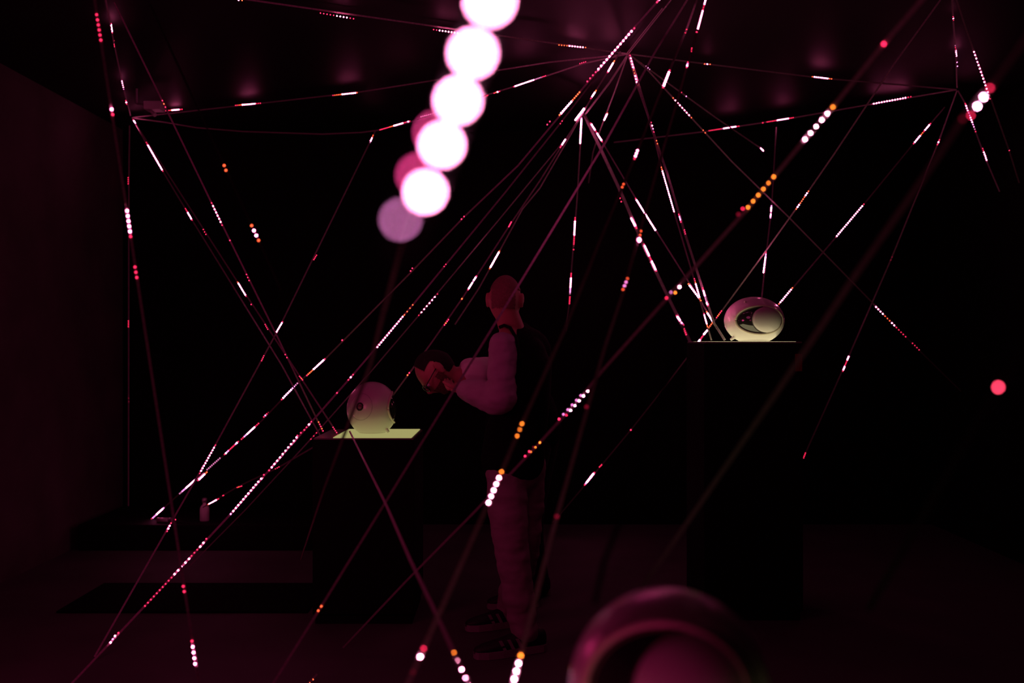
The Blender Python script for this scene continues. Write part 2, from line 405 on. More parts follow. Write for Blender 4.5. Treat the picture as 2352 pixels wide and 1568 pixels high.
strip('strip hanging down the right side from the top edge, beaded white run', [(2192, -15, cd(-15)), (2220, 70), (2277, 230), (2318, 346), (2341, 420, 5.9)],
      [(2237, 119, 2274, 227, 'wwwwwwwwwwwwwrr'), (2318, 345, 2320, 347, 'r')])
strip('short strip falling from the right hub to the right edge', [(2200, 208, dH4), (2217, 237), (2241, 303), (2266, 370), (2296, 440, 6.3)],
      [(2217, 238, 2241, 302, 'rwwwvvwwwvvpr'), (2257, 341, 2266, 367, 'rrwwwww')])
# --- left side
strip('vertical strip hanging in the far left corner of the room', [(298, 268, 7.75), (296, 420), (295, 1212, 7.75)],
      [(294.5, 408, 294.5, 422, 'rrrr'), (295, 737, 295, 750, 'rrrr'), (295.5, 914, 296, 922, 'dd')])
strip('long near-vertical strip on the left with widely spaced diodes', [(170, -312, 3.2), (495, 1820, 3.23)],
      [(222, 34, 231.5, 92, 'rrrrrr', .0045), (256.5, 251, 259, 263, 'wr'), (292, 484, 300, 543, 'wwwwwr', .0048), (310, 613, 314, 637, 'rrr'), (421, 1346, 423, 1358, 'rr'), (441, 1472, 448, 1524, 'rwwww', .0048)])
strip('strip from the top left corner down to the left pedestal', [(262, 5, cd(5)), (372, 230), (486, 466), (638, 775), (742, 992, 5.3)],
      [(373, 231, 380, 246, 'ror'), (486, 466, 510, 517, 'rwwwwwwr'), (528, 552, 529, 554, 'r'), (566, 630, 572, 644, 'rrr'), (655, 814, 659, 821, 'rr'), (732, 969, 742, 989, 'orror')])
strip('strip from the left hub starting with a long bright run', [h3, (345, 345), (441, 505), (600, 762), (648, 840), (712, 958), (738, 1004, 5.9)],
      [(306, 275, 323, 302, 'rwwwwwwwwwr'), (336, 327, 374, 393, 'rrwwwwwwwwwwwwwwwwwr'), (426, 479, 441, 505, 'rrrwwwwwr')])
strip('strip from the left hub reaching the left pedestal plate beside its neighbour', [(305, 274, dH3), (546, 648), (692, 869), (774, 994, 5.35)],
      [(467, 527, 473, 538, 'rrr'), (546, 648, 565, 680, 'owwwwwwwwwwr'), (577, 699, 579, 701, 'r'), (609, 745, 615, 756, 'rrrr'), (688, 864, 695, 872, 'rror'), (765, 981, 776, 997, 'rrrrd')])
strip('long strip from the ceiling by the discs to the lower left floor', [(862, 301, cd(301, 3.0)), (640, 755), (490, 1030), (217, 1508, fd(1508))],
      [(857, 311, 850, 327, 'oowwwp'), (727, 586, 721, 596, 'rrrr'), (649, 739, 635, 762, 'rwwwwwwww'), (606, 817, 601, 828, 'rrrr'), (495, 1022, 459, 1087, 'rwwwwwwwwwwr'), (403, 1193, 404, 1194, 'r'), (393, 1201, 384, 1220, 'rwwr')])
strip('fine near strip in the upper left with orange and white beads', [(345, 10, 3.4), (515, 380), (594, 552), (645, 665, 3.1)],
      [(515, 380, 519, 391, 'oo', .0045), (578, 518, 594, 552, 'owwo', .0045)], chips=False, wd=.006, tape=mat('thin_dark_tape', (.045, .04, .042), .7))
# --- long diagonals lower left to upper right
strip('longest diagonal strip, from the lower left corner to the top edge', [(1600, -100, 4.25), (1510, 4), (1455, 65), (1330, 213), (1190, 380), (1065, 499), (945, 624), (745, 826), (683, 880), (600, 967), (475, 1081), (413, 1133), (318, 1218, 7.3)],
      [(1515, -2, 1509, 5, 'wr'), (1457, 65, 1349, 187, 'rwwwwwwwwwwwwwrrrr'), (1331, 212, 1285, 264, 'ooooowwwwwwwo'), (1263, 279, 1257, 286, 'rr'), (1066, 497, 1060, 503, 'rr'), (947, 616, 943, 622, 'rr'), (786, 781, 787, 782, 'r'),
       (746, 824, 705, 862, 'rwwwwwwwwoooor'), (683, 880, 647, 917, 'ppvvwwwwwwr'), (616, 947, 606, 957, 'drvr'), (594, 972, 555, 1008, 'rrrwwwwwwvvrr'), (547, 1014, 516, 1043, 'rwvrrrrrvvwr'), (505, 1052, 476, 1078, 'ppppppppp'), (475, 1084, 455, 1103, 'oowwwwwr'), (449, 1101, 413, 1133, 'vwwwwwwwvvvpp'), (376, 1166, 342, 1197, 'vwwwwwvvvrvv'), (340, 1199, 318, 1218, 'rrrrrrrr')], r=.0062)
strip('beaded diagonal strip from the upper hub over the left pedestal to the floor', [(1440, 90, 5.6), (1391, 148), (1287, 283), (1161, 441), (948, 700), (806, 866), (710, 975), (530, 1180), (333, 1391), (130, 1606, 4.0)],
      [(1291, 278, 1287, 284, 'rr'), (1024, 607, 1020, 612, 'rr'), (948, 700, 929, 723, 'oooo'), (925, 727, 867, 797, 'wwwwwwwwwwwwww'), (811, 860, 800, 872, 'rwr'), (774, 902, 775, 902, 'r'), (715, 968, 704, 981, 'rwr'), (699, 987, 683, 1000, 'rrr'),
       (681, 1004, 624, 1073, 'wwwwwwwwww'), (618, 1080, 617, 1081, 'r'), (606, 1090, 600, 1099, 'rw'), (593, 1106, 530, 1180, 'wwwwwwwwwwwv'), (474, 1237, 460, 1255, 'rww'), (453, 1262, 440, 1276, 'rrr'), (434, 1283, 401, 1318, 'wwwww'), (394, 1326, 333, 1391, 'rrrrrrrrrr'),
       (272, 1453, 270, 1456, 'r'), (264, 1460, 254, 1475, 'wvw')], r=.0046)
strip('thin diagonal strip with a sparse run of small white beads', [(1300, 318, dH2), (1148, 502), (962, 724), (858, 846), (714, 1008), (564, 1170), (429, 1306, fd(1306))],
      [(1298, 321, 1288, 337, 'wvwvr'), (1005, 675, 962, 724, 'rwwwwwwr'), (727, 994, 714, 1008, 'rrr')], wd=.007, r=.0045)
strip('short strip beside the bottle rising towards the left pedestal', [(466, 1165, 6.9), (545, 1118), (640, 1073), (745, 1012, 5.8)],
      [(478, 1158, 502, 1145, 'owwwwwwwrr'), (512, 1138, 514, 1137, 'rr'), (545, 1119, 555, 1116, 'rorr'), (633, 1076, 641, 1072, 'rrr')])
strip('strip from the upper hub through the lower hub to the left helmet', [(1425, 118, dH1), (1369, 208), (1335, 265), (1298, 322), (1240, 415), (1172, 515), (1061, 686), (996, 780), (940, 857), (903, 907, 5.42)],
      [(1411, 140, 1396, 166, 'oowwwwwwwwr'), (1369, 208, 1357, 226, 'oowwwwwrr'), (1341, 250, 1322, 275, 'wwwwwwwwwww', .008), (1298, 321, 1287, 338, 'wwwwrr'), (1174, 510, 1169, 520, 'rrrr'), (1094, 634, 1075, 665, 'rwwwpwwwwwr'), (1061, 686, 1062, 685, 'o'), (1030, 734, 1021, 746, 'rror'), (940, 856, 936, 861, 'ro')], r=.0062)
strip('strip from the lower hub passing above the standing person', [(1338, 262, dH2), (1240, 432), (1200, 480), (1147, 577), (1100, 662), (1045, 745, 6.5)],
      [(1147, 577, 1125, 616, 'owwwwwwwwwwwo', .0068)], r=.006)
strip('thin strip joining the upper and lower hubs', [h1, (1400, 190), (1343, 264, dH2)], (), wd=.012)
strip('strip falling from the upper hub with one short white run', [(1441, 128, dH1), (1410, 215), (1391, 265), (1378, 300), (1362, 350), (1352, 420, 7.9)],
      [(1395, 260, 1388, 275, 'owwwwww', .0065)])
# --- from the hubs down to the right pedestal
strip('wide strip from the lower hub down left of the right pedestal', [h2, (1375, 332), (1430, 450), (1478, 563), (1534, 681), (1593, 800), (1614, 846), (1790, 1190, 7.4)],
      [(1424, 455, 1427, 463, 'rr'), (1450, 502, 1462, 524, 'wwwwwwrr'), (1479, 561, 1507, 622, 'rwwwwwwwrrrwwwwwwr'), (1554, 725, 1570, 746, 'rwwwwrwvr'), (1571, 755, 1576, 768, 'rrrr')], r=.0066, wd=.02)
strip('strip from the lower hub to the right pedestal, longest white run', [(1341, 262, dH2), (1384, 327), (1461, 457), (1610, 692), (1637, 738), (1663, 780, 5.35)],
      [(1357, 283, 1383, 325, 'rwwwwwrrwwwwwwr'), (1460, 456, 1505, 528, 'rwwwwwwwwwwwwwwwwwwww'), (1581, 652, 1610, 690, 'owwwwwwwwwo'), (1623, 716, 1640, 743, 'owwwwwwoo')], r=.0060)
strip('strip from the upper hub to the right pedestal beside its pink neighbour', [h1, (1463, 195), (1497, 292), (1520, 388), (1548, 485), (1588, 620), (1608, 690), (1634, 781, 5.35)],
      [(1447, 127, 1464, 195, 'rwwwwoowwwo'), (1496, 281, 1502, 303, 'rwvr'), (1508, 323, 1510, 330, 'oo'), (1519, 384, 1548, 485, 'oowwwwwwwwwwwwwwwwwwwww'), (1595, 640, 1609, 690, 'rrowwwwwwwwoo'), (1617, 720, 1625, 750, 'rwwwwwwoo')])
strip('pink-lit strip from the upper hub to the foot of the right helmet', [(1446, 126, dH1), (1499, 300), (1533, 400), (1573, 535), (1613, 660), (1640, 742), (1665, 781, 5.4)],
      [(1559, 492, 1564, 510, 'rrvvvvrr'), (1572, 528, 1574, 537, 'rrr'), (1614, 661, 1625, 702, 'rrwwwwppppwwr')], wd=.013)
strip('unlit strip from the top edge down to the upper hub', [(1546, -6, cd(-6)), h1], (), wd=.008, tape=M_TAPED)
strip('second unlit strip beside the first above the upper hub', [(1522, 18, cd(0)), (1440, 122, dH1)], (), wd=.005, tape=M_TAPED)
strip('long unlit strip crossing in front of the standing person to the floor', [(1600, -35, 4.3), (1506, 117), (1391, 326), (1202, 637), (1034, 910), (883, 1157), (735, 1397), (470, 1822, 3.2)],
      [(738, 1392, 731, 1402, 'oo', .004)])
strip('vertical strip falling from the lower hub with two white runs', [(1337, 264, dH2), (1326, 450), (1311, 640), (1307, 700), (1300, 760, 7.9)],
      [(1335.5, 272, 1332.5, 328, 'vwwwwwwwwwwwwwww', .0066), (1321, 500, 1317.5, 573, 'rrwwwwwwwwrrrrrd.r'), (1312, 628, 1308, 697, 'rrrwwwwwwvvvp.rrrrr')], r=.0062)
strip('strip from the top edge to the bottom edge beside the upper hub, beads growing', [(1626, -20, 4.3), (1580, 148), (1507, 400), (1430, 675), (1389, 798), (1278, 1190), (1186, 1541), (1150, 1680, 1.9)],
      [(1621, -2, 1603, 66, 'wwwwrrrwwwwwwwwwww', .0045), (1600, 74, 1601, 76, 'r'), (1589, 111, 1588, 119, 'rrr', .004), (1580, 143, 1577, 155, 'rvwr', .004), (1472, 531, 1470, 540, 'oo', .004), (1468, 550, 1468, 552, 'ww', .006), (1441, 640, 1431, 665, 'ovvo', .004),
       (1347, 934, 1348, 935, 'd'), (1279, 1186, 1280, 1187, 'd'), (1196, 1505, 1176, 1577, 'owwww', .003)], wd=.009)
strip('near strip crossing the standing person, large bright beads at his hip', [(1606, -15, 4.4), (1575, 72), (1530, 180), (1461, 355), (1378, 553), (1297, 757), (1199, 973), (1122, 1154), (973, 1489), (930, 1585, 1.85)],
      [(1577, 68, 1574, 76, 'rr', .004), (1538, 162, 1523, 201, 'rwwwwwwwwr', .0050), (1464, 346, 1457, 365, 'wwwr', .004), (1432, 423, 1429, 430, 'oo', .004), (1199, 973, 1188, 1001, 'ooo', .0023), (1152, 1083, 1122, 1154, 'owwwww', .0023), (973, 1489, 965, 1508, 'rw', .0023), (949, 1543, 950, 1544, 'd', .0023)])
strip('near strip from the left pedestal to the bottom edge', [(803, 990, 5.15), (886, 1157), (942, 1285), (995, 1395), (1051, 1517), (1130, 1680, 1.75)],
      [(1043, 1499, 1078, 1576, 'owwww', .0023)])
strip('unlit blurred strip passing in front of the left helmet', [(1010, 330, .95), (925, 560, 1.7), (880, 720), (850, 840), (790, 1000), (745, 1120), (690, 1286, 4.9)], (), tape=M_TAPED)
strip('long diagonal strip with oval beads from the upper right to the lower floor', [(2230, -130, 1.95), (2030, 101), (1913, 246), (1849, 320), (1718, 478), (1600, 610), (1541, 675), (1380, 855), (1340, 906), (1240, 1016), (1092, 1173), (932, 1335), (788, 1487, fd(1487, .05))],
      [(2030, 101, 2031, 102, 'r', .0035), (1913, 246, 1849, 320, 'owwwww', .0023), (1777, 406, 1718, 476, 'oooooo', .0023), (1706, 479, 1707, 480, 'r', .0023), (1696, 492, 1697, 493, 'd'), (1561, 659, 1562, 660, 'w', .0023), (1541, 671, 1531, 684, 'vr', .0023), (1551, 672, 1552, 673, 'o', .0023),
       (1350, 898, 1301, 953, 'wwwwwr', .0023), (1334, 908, 1284, 962, 'vvvvvr', .003), (1240, 1016, 1220, 1037, 'ooo', .0023), (1225, 1026, 1206, 1047, 'drr', .003)])
strip('nearest right strip with four large blurred oval beads', [(2400, 30, 1.45), (2274, 201), (2211, 273), (2127, 400), (1969, 625), (1859, 790), (1785, 900), (1640, 1110), (1530, 1270), (1455, 1375, 2.3)],
      [(2274, 202, 2230, 265, 'rwwr', .0023), (2211, 273, 2212, 274, 'd', .003)], wd=.009, tape=M_TAPED, chips=False)
strip('single red bead strip at the right edge', [(2400, 730, 1.1), (2293, 889), (2180, 1080), (1995, 1400, 1.6)],
      [(2293, 889, 2294, 890, 'n', .0023)], wd=.009, tape=M_DULL, chips=False)
strip('blurred grey strip running down to the near helmet', [(1585, 690, 2.2), (1506, 953), (1440, 1157), (1387, 1290), (1366, 1385, 1.5)], (), wd=.008, tape=M_SIDE, chips=False)
strip('falling strip from the upper hub crossing the right side to the far right', [(1446, 125, dH1), (1487, 160), (1548, 227), (1620, 305), (1680, 370), (1810, 497), (1960, 650), (2080, 773), (2113, 806), (2207, 898, 7.2)],
      [(1546, 225, 1588, 270, 'owwwwwwwo'), (1615, 299, 1620, 305, 'oo'), (2012, 705, 2080, 773, 'wwwwooowwrrrrr'), (2096, 788, 2111, 803, 'rrrr')])
strip('strip from the right hub falling behind the right pedestal', [(2198, 208, dH4), (2155, 328), (2048, 592), (1942, 835), (1847, 1047), (1765, 1220, 7.5)],
      [(2158, 321, 2153, 332, 'rwr'), (2049, 590, 2046, 597, 'dd'), (1949, 819, 1936, 852, 'wwwrrrrwwwr'), (1850, 1040, 1846, 1051, 'rrrr'), (1841, 1061, 1842, 1062, 'd')])
strip('strip slanting onto the right side of the right helmet', [(2170, 246, 6.6), (2098, 330), (1985, 468), (1821, 661), (1787, 701, 5.48)],
      [(2137, 284, 2098, 330, 'rwwwwroowwwwwr'), (1984, 469, 1922, 542, 'rwwwwwwwwwwwwwwwww'), (1820, 661, 1789, 698, 'owwwwwwwwo')], r=.0056)
strip('strip from the top right past the left edge of the right pedestal', [(2160, 0, cd(0)), (2053, 148), (1915, 355), (1843, 459), (1760, 575), (1657, 715), (1598, 795), (1510, 910), (1449, 987), (1345, 1112), (1270, 1200, 7.6)],
      [(1857, 439, 1829, 480, 'owwoooowwo'), (1657, 714, 1646, 729, 'rroor'), (1636, 741, 1628, 752, 'oooo'), (1624, 759, 1617, 767, 'wwww', .007), (1615, 770, 1609, 778, 'rrrr'), (1607, 781, 1599, 792, 'wwwww', .007), (1449, 987, 1450, 988, 'r', .007), (1382, 1067, 1377, 1072, 'rrr'), (1365, 1085, 1343, 1113, 'rwwwwwwwvr', .007)], r=.0055)
strip('short vertical strip standing on top of the right helmet', [(1783, 292, cd(292, 3.0)), (1772, 480), (1758, 600), (1749, 690, 5.45)],
      [(1772, 473, 1769.5, 500, 'vwwwpwwv'), (1759.5, 580, 1753.5, 625, 'rvvwwwwwwwwww', .0055)], r=.0056)
strip('lit strip lying on the floor at the bottom edge', [(728, 1548, fd(1548)), (640, 1640, fd(1640))],
      [(719, 1560, 711, 1568, 'oo', .004)])
# --- the very near strips with the large discs
strip('very near strip with five big white blurred discs at top centre', [(1165, -130, .36), (1124, 3), (1086, 122), (1052, 230), (1015, 332), (977, 440), (925, 590, .47)],
      [(1125, 2, 1126, 3, 'w', .0025), (1086, 122, 1087, 123, 'w', .0025), (1052, 230, 1053, 231, 'w', .0025), (1015, 332, 1016, 333, 'w', .0025), (977, 440, 978, 441, 'w', .0025)], chips=False, wd=.006, tape=M_SIDE)
strip('very near strip with dim pink and violet discs beside the white ones', [(1105, -60, .40), (1040, 200), (1001, 305), (960, 400), (920, 504), (880, 620, .47)],
      [(1001, 305, 1002, 306, 'm', .0022), (960, 402, 961, 403, 'm', .0022), (920, 504, 921, 505, 'u', .0022)], chips=False, wd=.004, tape=M_SIDE)

# ------------------------------------------------------------------ people
dg = None
def skin(verts, edges, radii, sub=2, root=0):
    me = bpy.data.meshes.new('tmp'); me.from_pydata([tuple(v) for v in verts], edges, [])
    o = bpy.data.objects.new('tmp', me); col.objects.link(o)
    m = o.modifiers.new('s', 'SKIN'); m.use_smooth_shade = True
    for i, r in enumerate(radii):
        sv = me.skin_vertices[0].data[i]; sv.radius = r if hasattr(r, '__len__') else (r, r); sv.use_root = (i == root)
    if sub: s = o.modifiers.new('u', 'SUBSURF'); s.levels = sub; s.render_levels = sub
    d = bpy.context.evaluated_depsgraph_get(); ev = o.evaluated_get(d)
    bm = bmesh.new(); bm.from_mesh(ev.to_mesh()); ev.to_mesh_clear()
    bpy.data.objects.remove(o); bpy.data.meshes.remove(me)
    return bm
def merge(bms):
    out = bmesh.new()
    for b in bms:
        me = bpy.data.meshes.new('t'); b.to_mesh(me); b.free(); out.from_mesh(me); bpy.data.meshes.remove(me)
    return out
def remesh(bm, vox, smooth=2):
    me = bpy.data.meshes.new('tmp'); bm.to_mesh(me); bm.free()
    o = bpy.data.objects.new('tmp', me); col.objects.link(o)
    m = o.modifiers.new('r', 'REMESH'); m.mode = 'VOXEL'; m.voxel_size = vox; m.use_smooth_shade = True
    s = o.modifiers.new('s', 'SMOOTH'); s.iterations = smooth; s.factor = .5
    d = bpy.context.evaluated_depsgraph_get(); ev = o.evaluated_get(d)
    out = bmesh.new(); out.from_mesh(ev.to_mesh()); ev.to_mesh_clear()
    bpy.data.objects.remove(o); bpy.data.meshes.remove(me)
    seen = set(); comps = []
    for v0 in out.verts:      # keep only the outer skin, drop closed pockets inside it
        if v0 in seen: continue
        st = [v0]; seen.add(v0); cp = []
        while st:
            v = st.pop(); cp.append(v)
            for e in v.link_edges:
                u = e.other_vert(v)
                if u not in seen: seen.add(u); st.append(u)
        comps.append(cp)
    comps.sort(key=len)
    print('ISLANDS', [len(c) for c in comps][-8:])
    bmesh.ops.delete(out, geom=[v for c in comps[:-1] for v in c], context='VERTS')
    return out
def frame(c, f, u):
    f = f.normalized(); u = (u-f*u.dot(f)).normalized(); r = f.cross(u)
    M = Matrix((( r.x, f.x, u.x, c.x), (r.y, f.y, u.y, c.y), (r.z, f.z, u.z, c.z), (0, 0, 0, 1)))
    return M
def head_fn(v):
    """unit direction -> point on the head, x right, y forward, z up"""
    x, y, z = v
    p = Vector((x*.076, y*.098, z*.116))
    if z < 0:
        k = min(1, -z); p.x *= 1-.30*k*k; p.y *= 1-.10*k
        if y > 0: p.y += .012*k
        else: p.y *= 1-.25*k
    if y > .3:
        # brow, eye sockets, nose, lips, chin
        def g(cx, cz, sx, sz): return math.exp(-((p.x-cx)/sx)**2-((p.z-cz)/sz)**2)
        p.y += .004*g(0, .022, .05, .012)
        p.y -= .010*(g(-.032, .0, .016, .012)+g(.032, .0, .016, .012))
        p.y += .026*g(0, -.026, .010, .018)+.010*g(0, -.005, .008, .02)
        p.y += .005*g(0, -.056, .02, .006)+.004*g(0, -.066, .018, .005)-.003*g(0, -.061, .02, .0025)
        p.y += .008*g(0, -.092, .02, .014)
    return p
def head_bm(M, sel=None, scale=1.0, sub=5):
    bm = bmesh.new(); bmesh.ops.create_icosphere(bm, subdivisions=sub, radius=1)
    if sel: bmesh.ops.delete(bm, geom=[v for v in bm.verts if not sel(v.co.normalized())], context='VERTS')
    for v in bm.verts: v.co = M @ (head_fn(v.co.normalized())*scale)
    return bm
def ear_bm(M, side):
    bm = bmesh.new()
    R = Matrix.Rotation(side*math.radians(-24), 3, 'Z')
    for c, r in ((Vector((.083, -.020, .006)), (.007, .019, .030)), (Vector((.081, -.012, -.022)), (.007, .011, .016)), (Vector((.074, -.006, 0)), (.012, .012, .02))):
        g = bmesh.ops.create_uvsphere(bm, u_segments=14, v_segments=10, radius=1)
        for v in g['verts']: v.co = M @ (Vector((side*c.x, c.y, c.z))+R @ Vector((v.co.x*r[0], v.co.y*r[1], v.co.z*r[2])))
    return bm
def hand_bm(wrist, fdir, palm_n, side=1, curl=.5, s=1.0):
    """palm + five fingers; fdir along the hand, palm_n out of the palm"""
    f = fdir.normalized(); n = (palm_n-f*palm_n.dot(f)).normalized(); r = f.cross(n)*side
    bms = [skin([wrist, wrist+f*.035*s, wrist+f*.075*s], [(0, 1), (1, 2)], [(.028*s, .02*s), (.036*s, .017*s), (.040*s, .014*s)], 2)]
    for k, (off, ln) in enumerate(((-.030, .070), (-.010, .080), (.011, .075), (.031, .058))):
        a = wrist+f*.065*s+r*off*s; vs = [a]; d = f.copy()
        for j, seg in enumerate((.30, .40, .33, .27)):
            ang = 0 if j == 0 else curl*(.5+.35*j)
            d = (f*math.cos(ang)+n*math.sin(ang)).normalized(); vs.append(vs[-1]+d*ln*seg*s)
        bms.append(skin(vs, [(i, i+1) for i in range(4)], [.0095*s, .0095*s, .009*s, .0082*s, .0066*s], 1))
    a = wrist+f*.02*s-r*.026*s
    bms.append(skin([a, a+(f*.5-r*.8+n*.2).normalized()*.034*s, a+(f*.5-r*.8+n*.2).normalized()*.034*s+(f*.85-r*.3+n*.5).normalized()*.032*s, a+(f*.5-r*.8+n*.2).normalized()*.034*s+(f*.85-r*.3+n*.5).normalized()*.055*s],
                    [(0, 1), (1, 2), (2, 3)], [.014*s, .0115*s, .0105*s, .008*s], 1))
    return merge(bms)
def chain(pts, radii, sub=2):
    """a soft limb: overlapping balls along a smoothed path, to be fused by remesh()"""
    bm = bmesh.new(); q = []
    for i in range(len(pts)-1):
        p0 = pts[max(i-1, 0)]; p1 = pts[i]; p2 = pts[i+1]; p3 = pts[min(i+2, len(pts)-1)]
        n = max(2, int((p2-p1).length/(.28*min(radii[i], radii[i+1]))))
        for k in range(n+(i == len(pts)-2)):
            f = k/n
            c = .5*((2*p1)+(p2-p0)*f+(2*p0-5*p1+4*p2-p3)*f*f+(3*p1-p0-3*p2+p3)*f**3)
            q.append((c, radii[i]*(1-f)+radii[i+1]*f))
    for c, r in q:
        g = bmesh.ops.create_icosphere(bm, subdivisions=3, radius=r); bmesh.ops.translate(bm, verts=g['verts'], vec=c)
    return bm
from mathutils import noise as mn
def folds(bm, amp=.006, sc_=14):
    bm.normal_update()
    for v in bm.verts:
        k = mn.fractal(Vector((v.co.x*sc_*.7, v.co.y*sc_*.7, v.co.z*sc_*1.5)), 1, 2, 3)
        v.co += v.normal*amp*k
    return bm
def person_body(pelv, waist, chest, neckb, neckt, shl, ell, wrl, shr, elr, wrr, hil, knl, anl, hir, knr, anr, HM, extra):
    hc = HM @ Vector((0, -.02, -.03))
    return remesh(merge([chain([pelv, waist, chest], [.12, .115, .13]), chain([chest, neckb, neckt, hc], [.085, .062, .058, .055]),
                         chain([shl, neckb, shr], [.048, .058, .050]), chain([shl, ell, wrl], [.050, .036, .026]), chain([shr, elr, wrr], [.052, .040, .028]),
                         chain([pelv, hil, knl, anl], [.11, .088, .055, .038]), chain([pelv, hir, knr, anr], [.11, .088, .055, .038])]+extra), .0055)
def rel(bm, c):
    bmesh.ops.translate(bm, verts=bm.verts, vec=-c); return bm
def shoe(t, c0, ankle, heel, toe, stripes=True, nm='shoe'):
    fz = 0.0
    ax = (toe-heel); ax.z = 0; L_ = ax.length; ax.normalize(); sd = Vector((-ax.y, ax.x, 0))
    bm = bmesh.new(); n = 28; rings = []
    prof = [(0.0, .030, .075), (.06, .040, .085), (.25, .043, .095), (.45, .044, .075), (.65, .049, .055), (.85, .045, .042), (.97, .028, .03), (1.0, .012, .022)]
    def sect(x, hw, h, z0, z1):
        c = heel+ax*x*L_; return [c+sd*hw*math.cos(a)*(1 if True else 1)+Vector((0, 0, z0-c.z+(z1-z0)*(.5+.5*math.sin(a)))) for a in [2*math.pi*k/16 for k in range(16)]]
    for x, hw, h in prof: rings.append([bm.verts.new(q-c0) for q in sect(x, hw, h, .022, .022+h)])
    for a, b in zip(rings, rings[1:]):
        for k in range(16): bm.faces.new((a[k], a[(k+1) % 16], b[(k+1) % 16], b[k]))
    bm.faces.new(rings[0][::-1]); bm.faces.new(rings[-1]); bmesh.ops.recalc_face_normals(bm, faces=bm.faces)
    sh = obj(nm, bm, M_SHOE, t, True)
    bm = bmesh.new(); top = []; bot = []
    out = [(heel+ax*x*L_+sd*hw*1.10*s) for s in (1,) for x, hw, h in prof]+[(heel+ax*x*L_-sd*hw*1.10) for x, hw, h in prof[::-1]]
    for q in out: top.append(bm.verts.new(Vector((q.x, q.y, .034))-c0)); bot.append(bm.verts.new(Vector((q.x, q.y, .002))-c0))
    m = len(out)
    for k in range(m): bm.faces.new((bot[k], bot[(k+1) % m], top[(k+1) % m], top[k]))
    bm.faces.new(top); bm.faces.new(bot[::-1]); bmesh.ops.recalc_face_normals(bm, faces=bm.faces)
    so = obj('sole', bm, M_SOLE, sh)
    if stripes:
        side = sd if (heel+sd).y < (heel-sd).y else -sd
        for k in range(3):
            bm = bmesh.new(); x = .38+.12*k
            a = heel+ax*x*L_+side*.047; b = heel+ax*(x+.06)*L_+side*.037
            q = [Vector((a.x, a.y, .036)), Vector((b.x, b.y, .080))]
            g = []
            for z in q:
                g.append([z-ax*.008, z+ax*.008, z+ax*.008+side*.004, z-ax*.008+side*.004])
            vs = [[bm.verts.new(p-c0) for p in r_] for r_ in g]
            for k2 in range(4): bm.faces.new((vs[0][k2], vs[0][(k2+1) % 4], vs[1][(k2+1) % 4], vs[1][k2]))
            bm.faces.new(vs[0][::-1]); bm.faces.new(vs[1]); bmesh.ops.recalc_face_normals(bm, faces=bm.faces)
            obj('side_stripe', bm, M_SOLE, sh)
    return sh

# ---- person standing with his back to us
dA = 4.72
c0 = Vector((P(1180, 1490, dA).x, dA, 0))
A = thing('person', 'standing person seen from behind in black vest over pale sleeves', 'person', c0)
HM = frame(P(1160, 690, 4.72), Vector((.10, .95, -.12)), Vector((.04, .15, 1)))
neckt = P(1166, 728, 4.71); neckb = P(1180, 772, 4.74); chest = P(1196, 850, 4.76); waist = P(1192, 965, 4.76); pelv = P(1182, 1045, 4.76)
shl = P(1157, 788, 4.62); ell = P(1148, 916, 4.56); wrl = P(1066, 893, 4.72)
shr = P(1220, 805, 4.90); elr = P(1216, 930, 4.90); wrr = P(1196, 955, 4.97)
hil = P(1163, 1075, 4.75); knl = P(1176, 1270, 4.67); anl = P(1205, 1440, 4.68)
hir = P(1205, 1068, 4.84); knr = P(1200, 1262, 4.95); anr = P(1170, 1385, 5.12)
V = [pelv, waist, chest, neckb, neckt, shl, ell, wrl, shr, elr, wrr, hil, knl, anl, hir, knr, anr]
hd1 = hand_bm(wrl, P(1035, 897, 4.80)-wrl, Vector((0, .3, 1)), 1, .9)
hd2 = hand_bm(wrr, P(1180, 950, 5.02)-wrr, Vector((0, -.3, 1)), -1, .9)
body = person_body(*V, HM, [head_bm(HM), ear_bm(HM, 1), ear_bm(HM, -1), hd1, hd2])
obj('body', rel(body, c0), M_SKIN, A, True)
hair = head_bm(HM, lambda d: (d.z > .36 and d.y < .55) or (d.y < .15 and d.z > -.42 and not (abs(d.x) > .74 and d.z < .36)) or d.z > .75, 1.045)
obj('hair', rel(hair, c0), M_HAIR, A, True)
for sx in (-1, 1):
    bm = bmesh.new(); bmesh.ops.create_uvsphere(bm, u_segments=12, v_segments=8, radius=.012)
    for v in bm.verts: v.co = HM @ (v.co+Vector((sx*.031, .082, 0)))
    obj('eye', rel(bm, c0), M_EYE, A, True)
tr = merge([chain([P(1182, 1078, 4.78), hil, knl, anl+Vector((0, 0, -.01))], [.125, .105, .082, .064]),
            chain([P(1186, 1078, 4.80), hir, knr, anr+Vector((0, 0, -.01))], [.125, .105, .082, .064])])
o = obj('trousers', rel(folds(remesh(tr, .009, 3), .010, 9), c0), M_TROUS, A, True); o['label'] = 'light loose trousers'
ves = merge([chain([P(1178, 1050, 4.78), P(1184, 1000, 4.77), waist, chest, P(1194, 812, 4.77)], [.155, .150, .140, .150, .11]),
             chain([P(1182, 776, 4.75), P(1190, 800, 4.76)], [.078, .10]), chain([P(1196, 764, 4.79), P(1196, 790, 4.78)], [.055, .07]),
             chain([P(1160, 800, 4.66), P(1174, 785, 4.70), P(1192, 783, 4.76), P(1228, 806, 4.86), P(1226, 900, 4.9)], [.066, .070, .080, .082, .085])])
o = obj('vest', rel(remesh(ves, .009, 3), c0), M_VEST, A, True); o['label'] = 'black padded vest'
